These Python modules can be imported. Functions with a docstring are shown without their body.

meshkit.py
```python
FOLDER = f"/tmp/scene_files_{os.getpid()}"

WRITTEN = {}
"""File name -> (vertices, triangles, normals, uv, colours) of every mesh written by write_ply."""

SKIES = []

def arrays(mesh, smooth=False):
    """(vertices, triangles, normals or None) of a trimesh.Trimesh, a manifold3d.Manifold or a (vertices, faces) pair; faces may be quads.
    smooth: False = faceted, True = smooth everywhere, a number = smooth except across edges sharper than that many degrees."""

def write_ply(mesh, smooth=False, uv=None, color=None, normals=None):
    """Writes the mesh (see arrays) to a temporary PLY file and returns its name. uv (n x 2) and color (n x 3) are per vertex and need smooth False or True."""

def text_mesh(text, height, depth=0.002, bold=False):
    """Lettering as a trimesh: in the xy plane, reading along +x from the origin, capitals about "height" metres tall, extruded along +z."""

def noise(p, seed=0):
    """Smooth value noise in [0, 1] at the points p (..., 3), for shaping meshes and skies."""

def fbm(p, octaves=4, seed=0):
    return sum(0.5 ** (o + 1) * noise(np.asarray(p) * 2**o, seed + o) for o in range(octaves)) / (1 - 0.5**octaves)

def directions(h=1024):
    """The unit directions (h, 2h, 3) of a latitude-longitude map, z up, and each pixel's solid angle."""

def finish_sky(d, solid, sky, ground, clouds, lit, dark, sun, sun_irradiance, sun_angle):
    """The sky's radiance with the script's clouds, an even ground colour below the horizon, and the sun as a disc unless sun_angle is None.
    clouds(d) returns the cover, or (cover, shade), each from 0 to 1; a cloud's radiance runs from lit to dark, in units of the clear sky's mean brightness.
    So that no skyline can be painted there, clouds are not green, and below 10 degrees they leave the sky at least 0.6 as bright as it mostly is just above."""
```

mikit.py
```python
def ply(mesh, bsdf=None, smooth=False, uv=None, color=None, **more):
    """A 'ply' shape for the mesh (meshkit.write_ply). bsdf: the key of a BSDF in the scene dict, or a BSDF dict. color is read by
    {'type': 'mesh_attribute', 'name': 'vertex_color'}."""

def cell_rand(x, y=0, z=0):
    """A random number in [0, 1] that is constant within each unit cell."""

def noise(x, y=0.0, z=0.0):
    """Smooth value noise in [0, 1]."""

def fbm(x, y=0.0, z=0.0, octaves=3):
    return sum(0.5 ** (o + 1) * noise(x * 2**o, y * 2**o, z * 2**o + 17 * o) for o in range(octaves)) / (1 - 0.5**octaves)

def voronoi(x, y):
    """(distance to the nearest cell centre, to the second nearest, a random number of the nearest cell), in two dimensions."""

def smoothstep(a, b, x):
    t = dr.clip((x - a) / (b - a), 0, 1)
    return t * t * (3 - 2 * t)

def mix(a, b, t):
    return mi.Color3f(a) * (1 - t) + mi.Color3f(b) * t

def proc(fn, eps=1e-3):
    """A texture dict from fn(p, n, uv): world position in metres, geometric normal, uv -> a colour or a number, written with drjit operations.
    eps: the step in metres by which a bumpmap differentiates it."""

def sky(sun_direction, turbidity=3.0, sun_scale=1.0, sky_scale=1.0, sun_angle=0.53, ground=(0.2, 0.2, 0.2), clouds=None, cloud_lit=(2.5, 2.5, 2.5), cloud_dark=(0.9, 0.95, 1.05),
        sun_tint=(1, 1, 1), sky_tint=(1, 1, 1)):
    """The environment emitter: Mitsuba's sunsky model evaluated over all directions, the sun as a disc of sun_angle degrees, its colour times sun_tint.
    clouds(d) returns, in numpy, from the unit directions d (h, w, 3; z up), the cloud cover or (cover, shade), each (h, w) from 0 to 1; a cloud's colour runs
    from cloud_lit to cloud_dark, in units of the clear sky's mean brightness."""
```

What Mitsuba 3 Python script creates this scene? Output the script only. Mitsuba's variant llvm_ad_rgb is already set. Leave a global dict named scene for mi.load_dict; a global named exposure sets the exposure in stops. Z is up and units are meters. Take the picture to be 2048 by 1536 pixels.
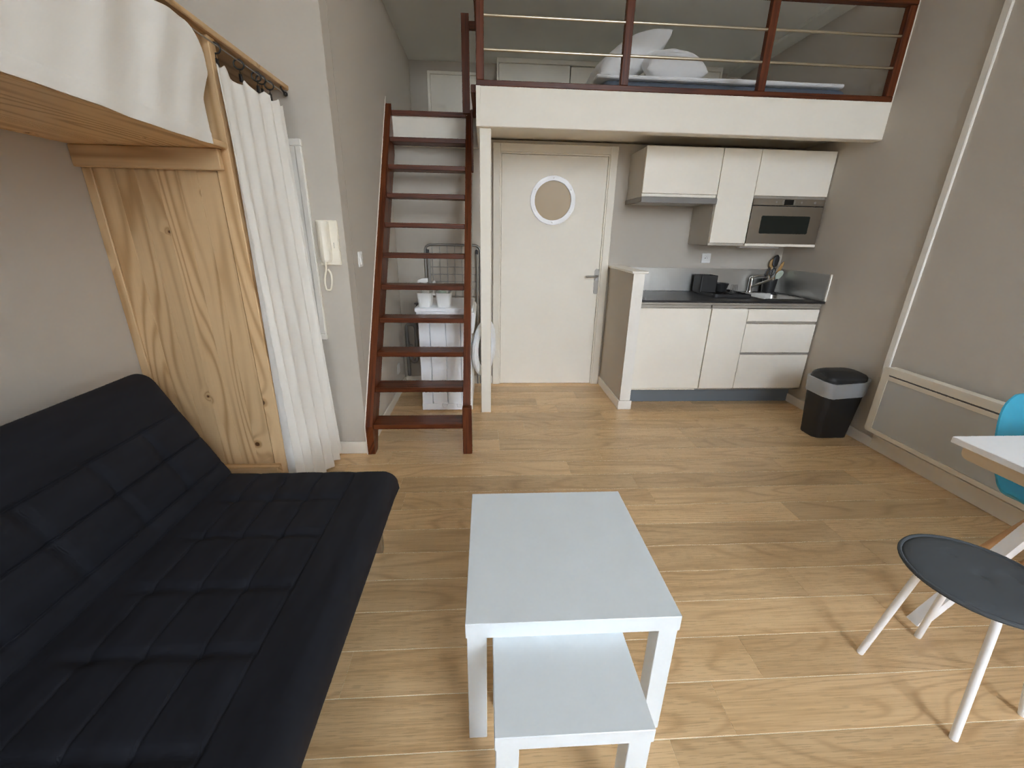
import math, random
import numpy as np
import trimesh, shapely, drjit as dr
from scipy.interpolate import PchipInterpolator
from shapely.geometry import Polygon, Point, box as sbox
import mitsuba as mi
import mikit, meshkit
from mikit import noise, fbm, voronoi, cell_rand, smoothstep, mix

# ------------------------------------------------------------------ camera, light, exposure
scene, labels = {}, {}
FOC, PITCH, YAW, ROLL, EYE = 831.25, .34361, .064647, .019050, (0.0, 0.0, 1.39)
_F = np.array([math.sin(YAW)*math.cos(PITCH), math.cos(YAW)*math.cos(PITCH), -math.sin(PITCH)])
_R = np.array([math.cos(YAW), -math.sin(YAW), 0.0])
_U = np.cross(_R, _F)
_UP = -math.sin(ROLL)*_R + math.cos(ROLL)*_U
scene['camera'] = {'type': 'perspective', 'fov_axis': 'x', 'fov': 2*math.degrees(math.atan(1024/FOC)), 'near_clip': .05,
    'to_world': mi.ScalarTransform4f().look_at(origin=list(EYE), target=list(np.array(EYE)+_F), up=list(_UP))}
scene['sky'] = mikit.sky((0.3, -0.8, 0.6), turbidity=4, sun_scale=0.0, sky_scale=1.0, ground=(.30, .29, .27),
    clouds=lambda d: np.full(d.shape[:2], .85), cloud_lit=(1.15, 1.27, 1.47), cloud_dark=(1.0, 1.03, 1.08))
exposure = 6.75

# ------------------------------------------------------------------ helpers
rng = random.Random(7)
def add(name, mesh, mat, parent=None, smooth=False, label=None, cat=None, group=None, kind=None, uv=None):
    base = (parent + '__' + name) if parent else name
    key, n = base, 0
    while key in scene or key in labels:
        n += 1; key = f'{base}_{n:03d}'
    scene[key] = mikit.ply(mesh, mat, smooth=smooth, uv=uv)
    tag(key, label, cat, group, kind)
    return key
def tag(key, label=None, cat=None, group=None, kind=None):
    d = {k: v for k, v in (('label', label), ('category', cat), ('group', group), ('kind', kind)) if v}
    if d: labels[key] = d
def thing(name, label, cat, group=None, kind=None):
    key, n = name, 0
    while key in labels or key in scene:
        n += 1; key = f'{name}_{n:03d}'
    tag(key, label, cat, group, kind)
    return key
def bx(x0, x1, y0, y1, z0, z1, c=.003):
    c = min(c, (x1-x0)*.45, (y1-y0)*.45, (z1-z0)*.45)
    P = []
    for sx in (0, 1):
        for sy in (0, 1):
            for sz in (0, 1):
                p = np.array([(x0, x1)[sx], (y0, y1)[sy], (z0, z1)[sz]]); d = np.array([c*(1-2*sx), c*(1-2*sy), c*(1-2*sz)])
                for k in range(3):
                    q = d.copy(); q[k] = 0; P.append(p+q)
    return trimesh.convex.convex_hull(np.array(P))
def hull(pts): return trimesh.convex.convex_hull(np.asarray(pts, float))
def cat(*ms): return trimesh.util.concatenate(list(ms))
def tube(pts, r, n=12, closed=False, cap=True):
    P = np.asarray(pts, float); m = len(P); rr = np.broadcast_to(r, m)
    if closed: T = np.roll(P, -1, 0)-np.roll(P, 1, 0)
    else: T = np.gradient(P, axis=0)
    T /= np.maximum(np.linalg.norm(T, axis=1, keepdims=True), 1e-12)
    a = np.array([0, 0, 1.]) if abs(T[0][2]) < .9 else np.array([1., 0, 0])
    N = a-T[0]*(a@T[0]); N /= np.linalg.norm(N); V = []
    ang = np.linspace(0, 2*np.pi, n, endpoint=False)
    for i in range(m):
        N = N-T[i]*(N@T[i]); N /= np.linalg.norm(N); B = np.cross(T[i], N)
        V.append(P[i]+rr[i]*(np.cos(ang)[:, None]*N+np.sin(ang)[:, None]*B))
    V = np.vstack(V); F = []
    for i in range(m if closed else m-1):
        j = (i+1) % m
        for k in range(n):
            l = (k+1) % n
            F += [[i*n+k, i*n+l, j*n+l], [i*n+k, j*n+l, j*n+k]]
    if not closed and cap:
        V = np.vstack([V, P[0], P[-1]])
        for k in range(n):
            l = (k+1) % n
            F += [[len(V)-2, l, k], [len(V)-1, (m-1)*n+k, (m-1)*n+l]]
    return trimesh.Trimesh(V, F, process=False)
def arc(pts, rad, n=6):
    """polyline with rounded corners"""
    P = [np.asarray(p, float) for p in pts]; out = [P[0]]
    for i in range(1, len(P)-1):
        a, b, c = P[i-1], P[i], P[i+1]
        u = (a-b)/np.linalg.norm(a-b); v = (c-b)/np.linalg.norm(c-b)
        r = min(rad, np.linalg.norm(a-b)*.49, np.linalg.norm(c-b)*.49)
        p0, p1 = b+u*r, b+v*r
        for t in np.linspace(0, 1, n): out.append((1-t)**2*p0+2*t*(1-t)*b+t*t*p1)
    out.append(P[-1]); return np.array(out)
def lathe(profile, center, n=40, axis='z'):
    m = trimesh.creation.revolve(np.asarray(profile, float), sections=n)
    V = np.array(m.vertices)
    if axis == 'y': V = V[:, [0, 2, 1]]*[1, 1, 1]; m.faces = m.faces[:, ::-1]
    if axis == 'x': V = V[:, [2, 0, 1]]
    m.vertices = V+np.asarray(center); return m
def extr(poly, a, b, axis='z'):
    """polygon in the two other axes (xy, xz or yz), extruded from a to b along axis"""
    m = trimesh.creation.extrude_polygon(poly, b-a, engine='earcut'); V = np.array(m.vertices); V[:, 2] += a
    if axis == 'y': V = V[:, [0, 2, 1]]; m.faces = m.faces[:, ::-1]
    if axis == 'x': V = V[:, [2, 0, 1]]
    m.vertices = V; return m
def rrect(x0, x1, y0, y1, r, q=6): return sbox(x0+r, y0+r, x1-r, y1-r).buffer(r, quad_segs=q)
def grid(fn, nu, nv, thick=None):
    """parametric surface fn(u, v) -> (..., 3), u and v in 0..1"""
    u, v = np.meshgrid(np.linspace(0, 1, nu), np.linspace(0, 1, nv), indexing='ij')
    V = fn(u, v).reshape(-1, 3); i = np.arange(nu*nv).reshape(nu, nv)
    a, b, c, d = i[:-1, :-1].ravel(), i[1:, :-1].ravel(), i[1:, 1:].ravel(), i[:-1, 1:].ravel()
    F = np.vstack([np.c_[a, b, c], np.c_[a, c, d]])
    m = trimesh.Trimesh(V, F, process=False)
    if thick:
        N = np.array(m.vertex_normals); n = len(V)
        V2 = np.vstack([V, V-N*thick]); edge = np.r_[i[:, 0], i[-1, 1:], i[-2::-1, -1], i[0, -2:0:-1]]
        F2 = [F, F[:, ::-1]+n]; e2 = np.roll(edge, -1)
        F2 += [np.c_[edge, edge+n, e2], np.c_[e2, edge+n, e2+n]]
        m = trimesh.Trimesh(V2, np.vstack(F2), process=False)
    return m
_uid = [0]
def wuv(mesh, axis):
    """uv for wood: u along the grain in metres (plus 10 per piece), v across"""
    _uid[0] += 1; V = np.array(mesh.vertices); o = [k for k in range(3) if k != axis]; c = V.mean(0)
    return np.c_[V[:, axis]-c[axis]+10*_uid[0]+5, V[:, o[0]]-c[o[0]]+V[:, o[1]]-c[o[1]]+50+7.3*(_uid[0] % 40)]
def wood(name, mesh, mat, axis, parent=None, **k):
    m = trimesh.Trimesh(mesh.vertices, mesh.faces, process=False); m.unmerge_vertices() if False else None
    return add(name, m, mat, parent, uv=wuv(m, axis), **k)

# ------------------------------------------------------------------ materials
def bsdf(key, d): scene[key] = d; return key
def rgb(*c): return {'type': 'rgb', 'value': list(c)}
def pr(key, col, rough=.5, two=True, **k):
    d = {'type': 'principled', 'base_color': rgb(*col) if isinstance(col, tuple) else col, 'roughness': rough, **k}
    return bsdf(key, {'type': 'twosided', 'b': d} if two else d)
def metal(key, col, rough): return bsdf(key, {'type': 'twosided', 'b': {'type': 'principled', 'base_color': rgb(*col), 'metallic': 1.0, 'roughness': rough}})
def bumped(key, inner, fn, eps=1e-3, scale=1.0):
    return bsdf(key, {'type': 'twosided', 'b': {'type': 'bumpmap', 'arbitrary': mikit.proc(fn, eps), 'scale': scale, 'b': inner}})

def wall_bump(p, n, uv): return .0016*noise(p.x*170, p.y*170, p.z*170)
bumped('paint_taupe', {'type': 'principled', 'base_color': rgb(.52, .475, .41), 'roughness': .75, 'specular': .25}, wall_bump)
pr('paint_white', (.80, .77, .70), .45)
pr('paint_cream', (.79, .745, .645), .5)
pr('ceiling_white', (.72, .72, .67), .8, specular=.2)
pr('lacquer_white', (.69, .745, .775), .30)
pr('table_white', (.88, .90, .91), .28)
pr('front_white', (.83, .785, .685), .34)
pr('plastic_white', (.80, .79, .76), .35)
pr('plastic_cream', (.80, .745, .62), .4)
pr('appliance_white', (.84, .86, .88), .3)
pr('metal_white', (.86, .87, .87), .3)
pr('seam_cream', (.90, .82, .62), .5)
pr('hood_grey', (.20, .19, .175), .45)
pr('black_plastic', (.018, .018, .018), .45)
pr('black_top', (.014, .014, .015), .35)
pr('bin_black', (.016, .017, .017), .5)
pr('silver_plastic', (.42, .45, .47), .35, metallic=.25)
pr('grey_rail', (.40, .37, .32), .4, metallic=.4)
pr('plinth_grey', (.16, .185, .20), .45)
pr('display_black', (.006, .006, .006), .12)
pr('heater_cream', (.74, .69, .58), .4)
pr('heater_grey', (.50, .51, .49), .4)
pr('apron_beige', (.66, .53, .36), .5)
pr('teal_shell', (.045, .30, .42), .32)
pr('black_iron', (.012, .011, .010), .4, metallic=.3)
pr('hose_grey', (.09, .085, .08), .5)
pr('pipe_grey', (.20, .19, .175), .5)
pr('carcass_grey', (.47, .435, .375), .5)
pr('utensil_sage', (.42, .47, .38), .4)
pr('glass_dark', (.010, .014, .012), .08)
pr('bottle_green', (.55, .66, .55), .3)
metal('chrome', (.82, .82, .80), .08)
metal('steel', (.56, .545, .51), .36)
metal('steel_dull', (.52, .50, .46), .38)
metal('alu', (.47, .45, .43), .5)
metal('steel_dark', (.30, .28, .25), .45)
metal('taupe_steel', (.36, .32, .265), .36)
metal('wire_grey', (.33, .32, .30), .45)
metal('rod_brass', (.78, .72, .58), .25)
bsdf('pane_frosted', {'type': 'twosided', 'b': {'type': 'principled', 'base_color': rgb(.40, .29, .155), 'roughness': .3, 'specular': .25}})
bsdf('window_glass', {'type': 'thindielectric'})

def grain(u, v, fu, fv, k):
    """slow waves bent by noise: cathedral figure"""
    w = fbm(u*fu, v*fv, 3.1*k, octaves=3)
    return w
def oak(p, n, uv):
    u, v = uv.x, uv.y; idn = dr.floor(u/10); r1 = cell_rand(idn, 3); r2 = cell_rand(idn, 11)
    lu = u-idn*10
    vv = v+.5*(r2-.5)*.16
    arch = fbm(lu*.9+r1*31, vv*5+r2*17, octaves=2)               # slow field whose level lines are the figure
    ring = dr.sin((vv*70+arch*66)*(.8+.5*r1))*.5+.5
    fine = fbm(lu*7, v*300, r1*9, octaves=2)
    broad = fbm(lu*1.2+r2*9, v*13, octaves=3)
    pore = smoothstep(.60, .80, noise(lu*26, v*520, r2*5))
    c = mix((.72, .51, .285), (.565, .365, .178), smoothstep(.25, .9, .45*broad+.55*fine))
    c = mix(c, (.50, .31, .145), .55*dr.power(ring, 5.0)*smoothstep(.25, .6, noise(lu*2.2+r1*5, v*20+r2*7)))
    c = mix(c, (.42, .265, .12), .38*pore)
    return c*(.86+.26*r1)
bsdf('oak_floor', {'type': 'twosided', 'b': {'type': 'principled', 'base_color': mikit.proc(oak), 'roughness': .30, 'specular': .5}})
def pine(p, n, uv):
    u, v = uv.x, uv.y; idn = dr.floor(u/10); r1 = cell_rand(idn, 5); r2 = cell_rand(idn, 13); lu = u-idn*10
    d1, d2, kr = voronoi(lu*5.5+r1*40, v*5.5+r2*20)
    big = dr.select(kr > .97, 1.0, 0.0)
    dist = dr.select(kr > .80, d1/5.5, 9.0)          # metres from the knot's centre
    size = .0035+.005*dr.abs(dr.sin(kr*977))+.010*big
    bend = fbm(lu*1.1+r2*23, v*9, octaves=2)*2.2 + .45*dr.exp(-dr.square(dist/(size*3.2)))
    ring = dr.sin(v*135*(.45+.5*r2)+bend*15)*.5+.5
    fine = noise(lu*7, v*330, r1*7)
    c = mix((.66, .455, .25), (.43, .245, .10), .9*dr.power(ring, 3.0)*smoothstep(.15, .6, fbm(lu*.8+r1*11, v*11, octaves=2)))
    c = mix(c, (.56, .36, .18), .3*fine)
    c = mix(c, (.42, .22, .08), .8*(1-smoothstep(size*.9, size*1.6, dist)))
    c = mix(c, (.11, .05, .022), 1-smoothstep(size*.45, size*.8, dist))
    return c*(.90+.16*r2)
bsdf('pine', {'type': 'twosided', 'b': {'type': 'principled', 'base_color': mikit.proc(pine), 'roughness': .42, 'specular': .4}})
def mahogany(p, n, uv):
    u, v = uv.x, uv.y; idn = dr.floor(u/10); r1 = cell_rand(idn, 7); lu = u-idn*10
    f = fbm(lu*3+r1*17, v*90, octaves=3); g = noise(lu*14, v*500)
    c = mix((.128, .034, .0105), (.055, .0135, .0055), smoothstep(.3, .8, .7*f+.3*g))
    return c*(.85+.3*r1)
bsdf('mahogany', {'type': 'twosided', 'b': {'type': 'principled', 'base_color': mikit.proc(mahogany), 'roughness': .36, 'specular': .3}})
pr('beech', (.56, .33, .165), .4)
pr('spoon_wood', (.46, .27, .09), .5)
def weave(p, n, uv): return .0005*(dr.sin(p.y*2600)+dr.sin((p.x+p.z*.7)*2600)) + .0012*noise(p.x*160, p.y*50, p.z*160)
def sofa_col(p, n, uv):
    s = fbm(p.x*25, p.y*7, p.z*25, octaves=3)
    return mix((.0095, .0105, .0145), (.0175, .020, .027), s)
bumped('sofa_black', {'type': 'principled', 'base_color': mikit.proc(sofa_col), 'roughness': .7, 'sheen': .6, 'specular': .2}, weave)
def felt_bump(p, n, uv): return .0012*noise(p.x*420, p.y*420, p.z*420)
bumped('felt_grey', {'type': 'principled', 'base_color': rgb(.078, .087, .094), 'roughness': .85, 'sheen': .3, 'specular': .15}, felt_bump)
def curtain_bump(p, n, uv): return .0007*(noise(p.y*900, p.z*120)+noise(p.y*120, p.z*900))
bumped('curtain_white', {'type': 'principled', 'base_color': rgb(.82, .79, .73), 'roughness': .8, 'specular': .15, 'sheen': .15}, curtain_bump)
pr('linen_white', (.80, .80, .80), .8, specular=.15)
pr('sheet_blue', (.13, .155, .19), .85, specular=.1)

# ------------------------------------------------------------------ the room
XL, XR, XS = -1.57, 2.76, -.793        # left wall, right wall, wall beside the ladder
YW, YE, YB, YU = -2.7, 2.522, 3.904, 5.2   # window wall, entry wall, wall under the loft, loft back wall
ZC, ZL = 3.07, 2.298
TH = .12
def struct(name, mesh, mat, **k): return add(name, mesh, mat, kind='structure', **k)
struct('floor', bx(XL-TH, XR+TH, YW-TH, YU+TH, -.12, -.0012, .0001), 'seam_cream', label='oak plank floor with pale joints across the whole room')
PW = .16
offs = {0: .535, 1: .742, 2: .93, 4: 1.34, 6: 1.766, 8: .942}
row = 0
for k in range(-22, 21):
    y0 = .611+PW*k; y1 = y0+PW
    if y1 < YW or y0 > YB: continue
    y0, y1 = max(y0, YW), min(y1, YB)
    off = offs.get(k, rng.uniform(0, 1.4)); x = off
    while x > XL-.02: x -= 1.4
    while x < XR:
        a, b = max(x, XL), min(x+1.4, XR); x += 1.4
        if b-a < .05: continue
        wood('plank', bx(a+.0004, b-.0004, y0+.0014, y1-.0014, -.0034, 0, .0005), 'oak_floor', 0, 'floor')
ZF, YC = 4.55, 3.45          # the ceiling rises from the loft towards the window wall
def side(x0, x1, y0, y1):
    zt = lambda y: ZC if y >= YC else ZC+(ZF-ZC)*(YC-y)/(YC-YW)
    pts = [(y0, 0), (y1, 0), (y1, zt(y1)+.03)]+([(YC, ZC+.03)] if y0 < YC < y1 else [])+[(y0, zt(y0)+.03)]
    return extr(Polygon(pts), x0, x1, 'x')
struct('wall_left', side(XL-TH, XL, YW-.25, YE+TH), 'paint_taupe', label='taupe wall behind the black sofa')
struct('wall_entry', bx(XL, XS, YE, YE+TH, 0, 3.28), 'paint_taupe', label='pale wall return carrying the intercom handset')
struct('wall_stairs', side(XS-TH, XS, YE+TH, YU+TH), 'paint_taupe', label='taupe side wall beside the ladder staircase')
wb = struct('wall_back', bx(XS, XR, YB, YB+TH, 0, 2.13), 'paint_taupe', label='taupe wall under the loft behind door and kitchen')
struct('wall_right', side(XR, XR+TH, YW-.25, YU+TH), 'paint_taupe', label='long taupe wall on the right above the heater')
struct('wall_loft', bx(XS, XR, YU, YU+TH, 0, ZC+.03), 'paint_taupe', label='low back wall of the sleeping loft')
cl = struct('ceiling', bx(XS-TH, XR+TH, YC-.02, YU+TH, ZC, ZC+.1), 'ceiling_white', label='white ceiling above the loft')
add('slope', extr(Polygon([(YC, ZC), (YC, ZC+.1), (YW-.25, ZF+.16), (YW-.25, ZF+.06)]), XL-TH, XR+TH, 'x'), 'ceiling_white', cl)
add('soffit', bx(2.60, XR, YB-.9, YU, 3.045, ZC, .001), 'ceiling_white', 'ceiling')
# window wall behind the camera: tall double casements
wf = sbox(XL-TH, 0, XR+TH, ZF+.2)
WINS = [('tall white double casement window opposite the loft', .95, 2.55, .95, 4.05), ('narrower white casement window on the sofa side of the window wall', -1.10, -.55, 1.2, 3.9)]
for _, a, b, c, d in WINS: wf = wf.difference(sbox(a, c, b, d))
struct('wall_front', extr(wf, YW-.25, YW, 'y'), 'paint_taupe', label='window wall facing the loft')
for i, (lab, WX0, WX1, WZ0, WZ1) in enumerate(WINS):
    w1 = thing(f'window_{i+1}', lab, 'window', kind='structure')
    for a, b, c, d in ((WX0, WX0+.06, WZ0, WZ1), (WX1-.06, WX1, WZ0, WZ1), (WX0, WX1, WZ0, WZ0+.06), (WX0, WX1, WZ1-.06, WZ1), ((WX0+WX1)/2-.045, (WX0+WX1)/2+.045, WZ0, WZ1)):
        add('frame', bx(a, b, YW-.17, YW-.11, c, d), 'paint_white', w1)
    for a, b in ((WX0+.06, (WX0+WX1)/2-.045), ((WX0+WX1)/2+.045, WX1-.06)):
        p = trimesh.Trimesh([[a, YW-.14, WZ0+.06], [b, YW-.14, WZ0+.06], [b, YW-.14, WZ1-.06], [a, YW-.14, WZ1-.06]], [[0, 1, 2], [0, 2, 3]], process=False)
        add('pane', p, 'window_glass', w1)
# skirting boards
def base(name, *a): struct(name, bx(*a), 'paint_white')
base('baseboard_right', XR-.014, XR, 2.508, YB-.50, 0, .075)
base('baseboard_entry', -1.0, XS, YE-.014, YE, 0, .085)
base('baseboard_stairs', XS, XS+.012, YE+.02, YB, 0, .08)
base('baseboard_back', XS+.012, .056, YB-.012, YB, 0, .08)
base('baseboard_left', XL, XL+.014, YW, 1.86, 0, .075)
struct('trim_1', bx(XR-.016, XR, 2.558, 2.603, .50, ZC, .004), 'paint_white', label='narrow white vertical cable trunking on the right wall')

# half-height partition beside the kitchen
pt = struct('wall_partition', bx(1.132, 1.222, 3.237, YB, 0, 1.128, .002), 'paint_taupe', label='half-height partition between door and kitchen')
add('end_face', bx(1.1325, 1.2215, 3.233, 3.2372, .078, 1.128, .001), 'paint_white', pt, label='pale front end of the partition')
add('cap', bx(1.118, 1.246, 3.225, YB, 1.1285, 1.147), 'paint_white', pt, label='white cap board')
add('baseboard', bx(1.118, 1.1318, 3.237, YB, 0, .078), 'paint_white', pt)
add('baseboard', bx(1.118, 1.234, 3.222, 3.2328, 0, .078), 'paint_white', pt)

# ------------------------------------------------------------------ entry door with porthole
dk = thing('door_1', 'cream door with a round porthole window beside the kitchen', 'door', kind='structure')
ys = YB
add('frame', bx(.058, .118, ys-.03, ys, 0, 2.104, .004), 'paint_cream', dk)
add('frame', bx(1.046, 1.110, ys-.03, ys, 0, 2.104, .004), 'paint_cream', dk)
add('frame', bx(.118, 1.046, ys-.03, ys, 2.040, 2.104, .004), 'paint_cream', dk)
for a, b in ((.118, .130), (1.034, 1.046)): add('stop', bx(a, b, ys-.02, ys, 0, 2.040, .002), 'paint_cream', dk)
add('stop', bx(.130, 1.034, ys-.02, ys, 2.028, 2.040, .002), 'paint_cream', dk)
leaf = sbox(.133, .006, 1.031, 2.025).difference(Point(.575, 1.677).buffer(.162, quad_segs=24))
lf = add('leaf', extr(leaf, ys-.012, ys-.0005, 'y'), 'paint_cream', dk)
ring = Point(.575, 1.677).buffer(.196, quad_segs=32).difference(Point(.575, 1.677).buffer(.158, quad_segs=32))
rb = Point(.575, 1.677).buffer(.192, quad_segs=32).difference(Point(.575, 1.677).buffer(.161, quad_segs=32))
add('porthole_ring', cat(extr(ring, ys-.019, ys-.012, 'y'), extr(rb, ys-.024, ys-.019, 'y')), 'alu', lf, label='brushed metal ring')
add('porthole_pane', extr(Point(.575, 1.677).buffer(.1615, quad_segs=24), ys-.010, ys-.006, 'y'), 'pane_frosted', lf, label='brownish glass')
for k in range(6):
    a = math.pi/2+k*math.pi/3
    add('screw', lathe([(0, -.0275), (.004, -.0265), (.0055, -.0242), (0, -.0241)], (.575+.177*math.cos(a), ys, 1.677+.177*math.sin(a)), 10, 'y'), 'steel_dull', lf)
hp = shapely.LineString([(1.013, .905), (1.013, 1.095)]).buffer(.019, quad_segs=8)
add('handle_plate', extr(hp, ys-.020, ys-.012, 'y'), 'steel_dark', lf)
add('lever', tube(arc([(1.012, ys-.02, 1.05), (1.012, ys-.062, 1.05), (.905, ys-.062, 1.048)], .02), .0085, 12), 'steel_dark', lf, smooth=40)
add('lock', lathe([(0, -.026), (.011, -.026), (.012, -.0202), (0, -.0201)], (1.013, ys, 1.022), 14, 'y'), 'alu', lf)

# ------------------------------------------------------------------ loft platform
lp = thing('loft_platform', 'cream painted loft platform above the door and the kitchen', 'loft platform', kind='structure')
add('front_beam', bx(-.062, XR, 3.147, 3.235, 2.060, 2.287, .004), 'paint_cream', lp)
add('beam_end_strip', bx(-.064, -.036, 3.1455, 3.1475, 2.060, 2.287, .0008), 'paint_cream', lp)
slab = Polygon([(-.06, 3.235), (XR, 3.235), (XR, YU), (XS, YU), (XS, 3.885), (-.06, 3.885)])
add('slab', extr(slab, 2.145, 2.285), 'paint_cream', lp)
add('floor_covering', extr(slab, 2.285, ZL), 'carcass_grey', lp)
add('stair_fascia', bx(XS, -.062, 3.865, 3.885, 2.055, 2.270), 'paint_cream', lp)
add('side_fascia', bx(-.064, -.050, 3.235, 3.885, 2.055, 2.27), 'paint_cream', lp)
wood('nosing', bx(-.15, -.050, 3.845, 3.895, 2.2705, 2.318), 'mahogany', 0, lp)
wood('nosing', bx(-.10, -.050, 3.24, 3.845, 2.2705, 2.318), 'mahogany', 1, lp)
add('support_post', bx(-.044, .035, 3.178, 3.256, 0, 2.0598, .004), 'paint_cream', label='slim cream square post holding up the loft beam next to the ladder', cat='post')

# balustrade
bl = thing('balustrade', 'dark red wooden balustrade with metal rods along the loft edge', 'balustrade')
wood('bottom_rail', bx(-.062, 2.752, 3.148, 3.192, 2.2875, 2.320), 'mahogany', 0, bl)
wood('top_rail', bx(-.062, 2.752, 3.146, 3.194, 2.816, 2.862), 'mahogany', 0, bl)
for a in (-.062, .872, 1.797, 2.702):
    wood('post', bx(a, a+.05, 3.1485, 3.1915, 2.320, 2.816, .003), 'mahogany', 2, bl)
posts = [-.012, .872, .922, 1.797, 1.847, 2.702]
for z in (2.482, 2.656):
    for i in (0, 2, 4):
        add('rod', tube([(posts[i], 3.162, z), (posts[i+1], 3.162, z)], .0085, 10), 'rod_brass', bl, smooth=40)
add('wall_strip', bx(2.7525, XR, 3.148, 3.192, 2.2875, ZC, .002), 'paint_cream', bl, label='pale edge strip against the wall')

# ------------------------------------------------------------------ ladder staircase
ld = thing('ladder_staircase', 'steep dark red wooden ladder staircase with open treads up to the loft', 'stairs')
S = .209/.21
TZ = [.208+.209*i for i in range(11)]; TY = [2.511+.1324*i for i in range(11)]
sl = .1324/.209
def stringer(x0, x1, top, foot):
    def y(z): return 2.511-.003+(z-.208)*sl
    w = .155
    lo = [(y(.196), 0.0), (y(.196), .196)]
    pts = [(2.497, 0), (2.497, .20), (y(top), top), (y(top)+w*.55, top), (y(top)+w, top-.13), (2.497+w+.0, .20-.02), (2.497+.075, 0)]
    g = Polygon(pts).intersection(sbox(2, -1, 3.863, 3))
    if foot: g = g.difference(sbox(2, -1, 2.536, foot))
    return extr(g, x0, x1, 'x')
def wood_y(name, mesh, mat, parent, ang):
    V = np.array(mesh.vertices); c = V.mean(0); _uid[0] += 1
    u = (V[:, 1]-c[1])*math.sin(ang)+(V[:, 2]-c[2])*math.cos(ang); v = (V[:, 1]-c[1])*math.cos(ang)-(V[:, 2]-c[2])*math.sin(ang)+V[:, 0]
    return add(name, mesh, mat, parent, uv=np.c_[u+10*_uid[0]+5, v+50+_uid[0]*.37])
wood_y('stringer', stringer(-.787, -.742, 2.40, 0), 'mahogany', ld, math.atan(sl))
wood_y('stringer', stringer(-.158, -.112, 2.27, .336), 'mahogany', ld, math.atan(sl))
for i in range(11):
    d = .155 if i < 10 else .048
    wood('tread', bx(-.741, -.159, TY[i]+.0, TY[i]+d, TZ[i]-.033, TZ[i], .003), 'mahogany', 0, ld)
wood('foot_block', bx(-.1585, -.098, 2.482, 2.5355, 0, .335, .004), 'mahogany', 2, ld)
def strip(x0, x1): return extr(Polygon([(2.492, 0), (2.492, .202), (2.503+2.2*sl, 2.405), (2.513+2.2*sl, 2.405), (2.515, .2), (2.515, 0)]), x0, x1, 'x')
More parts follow.
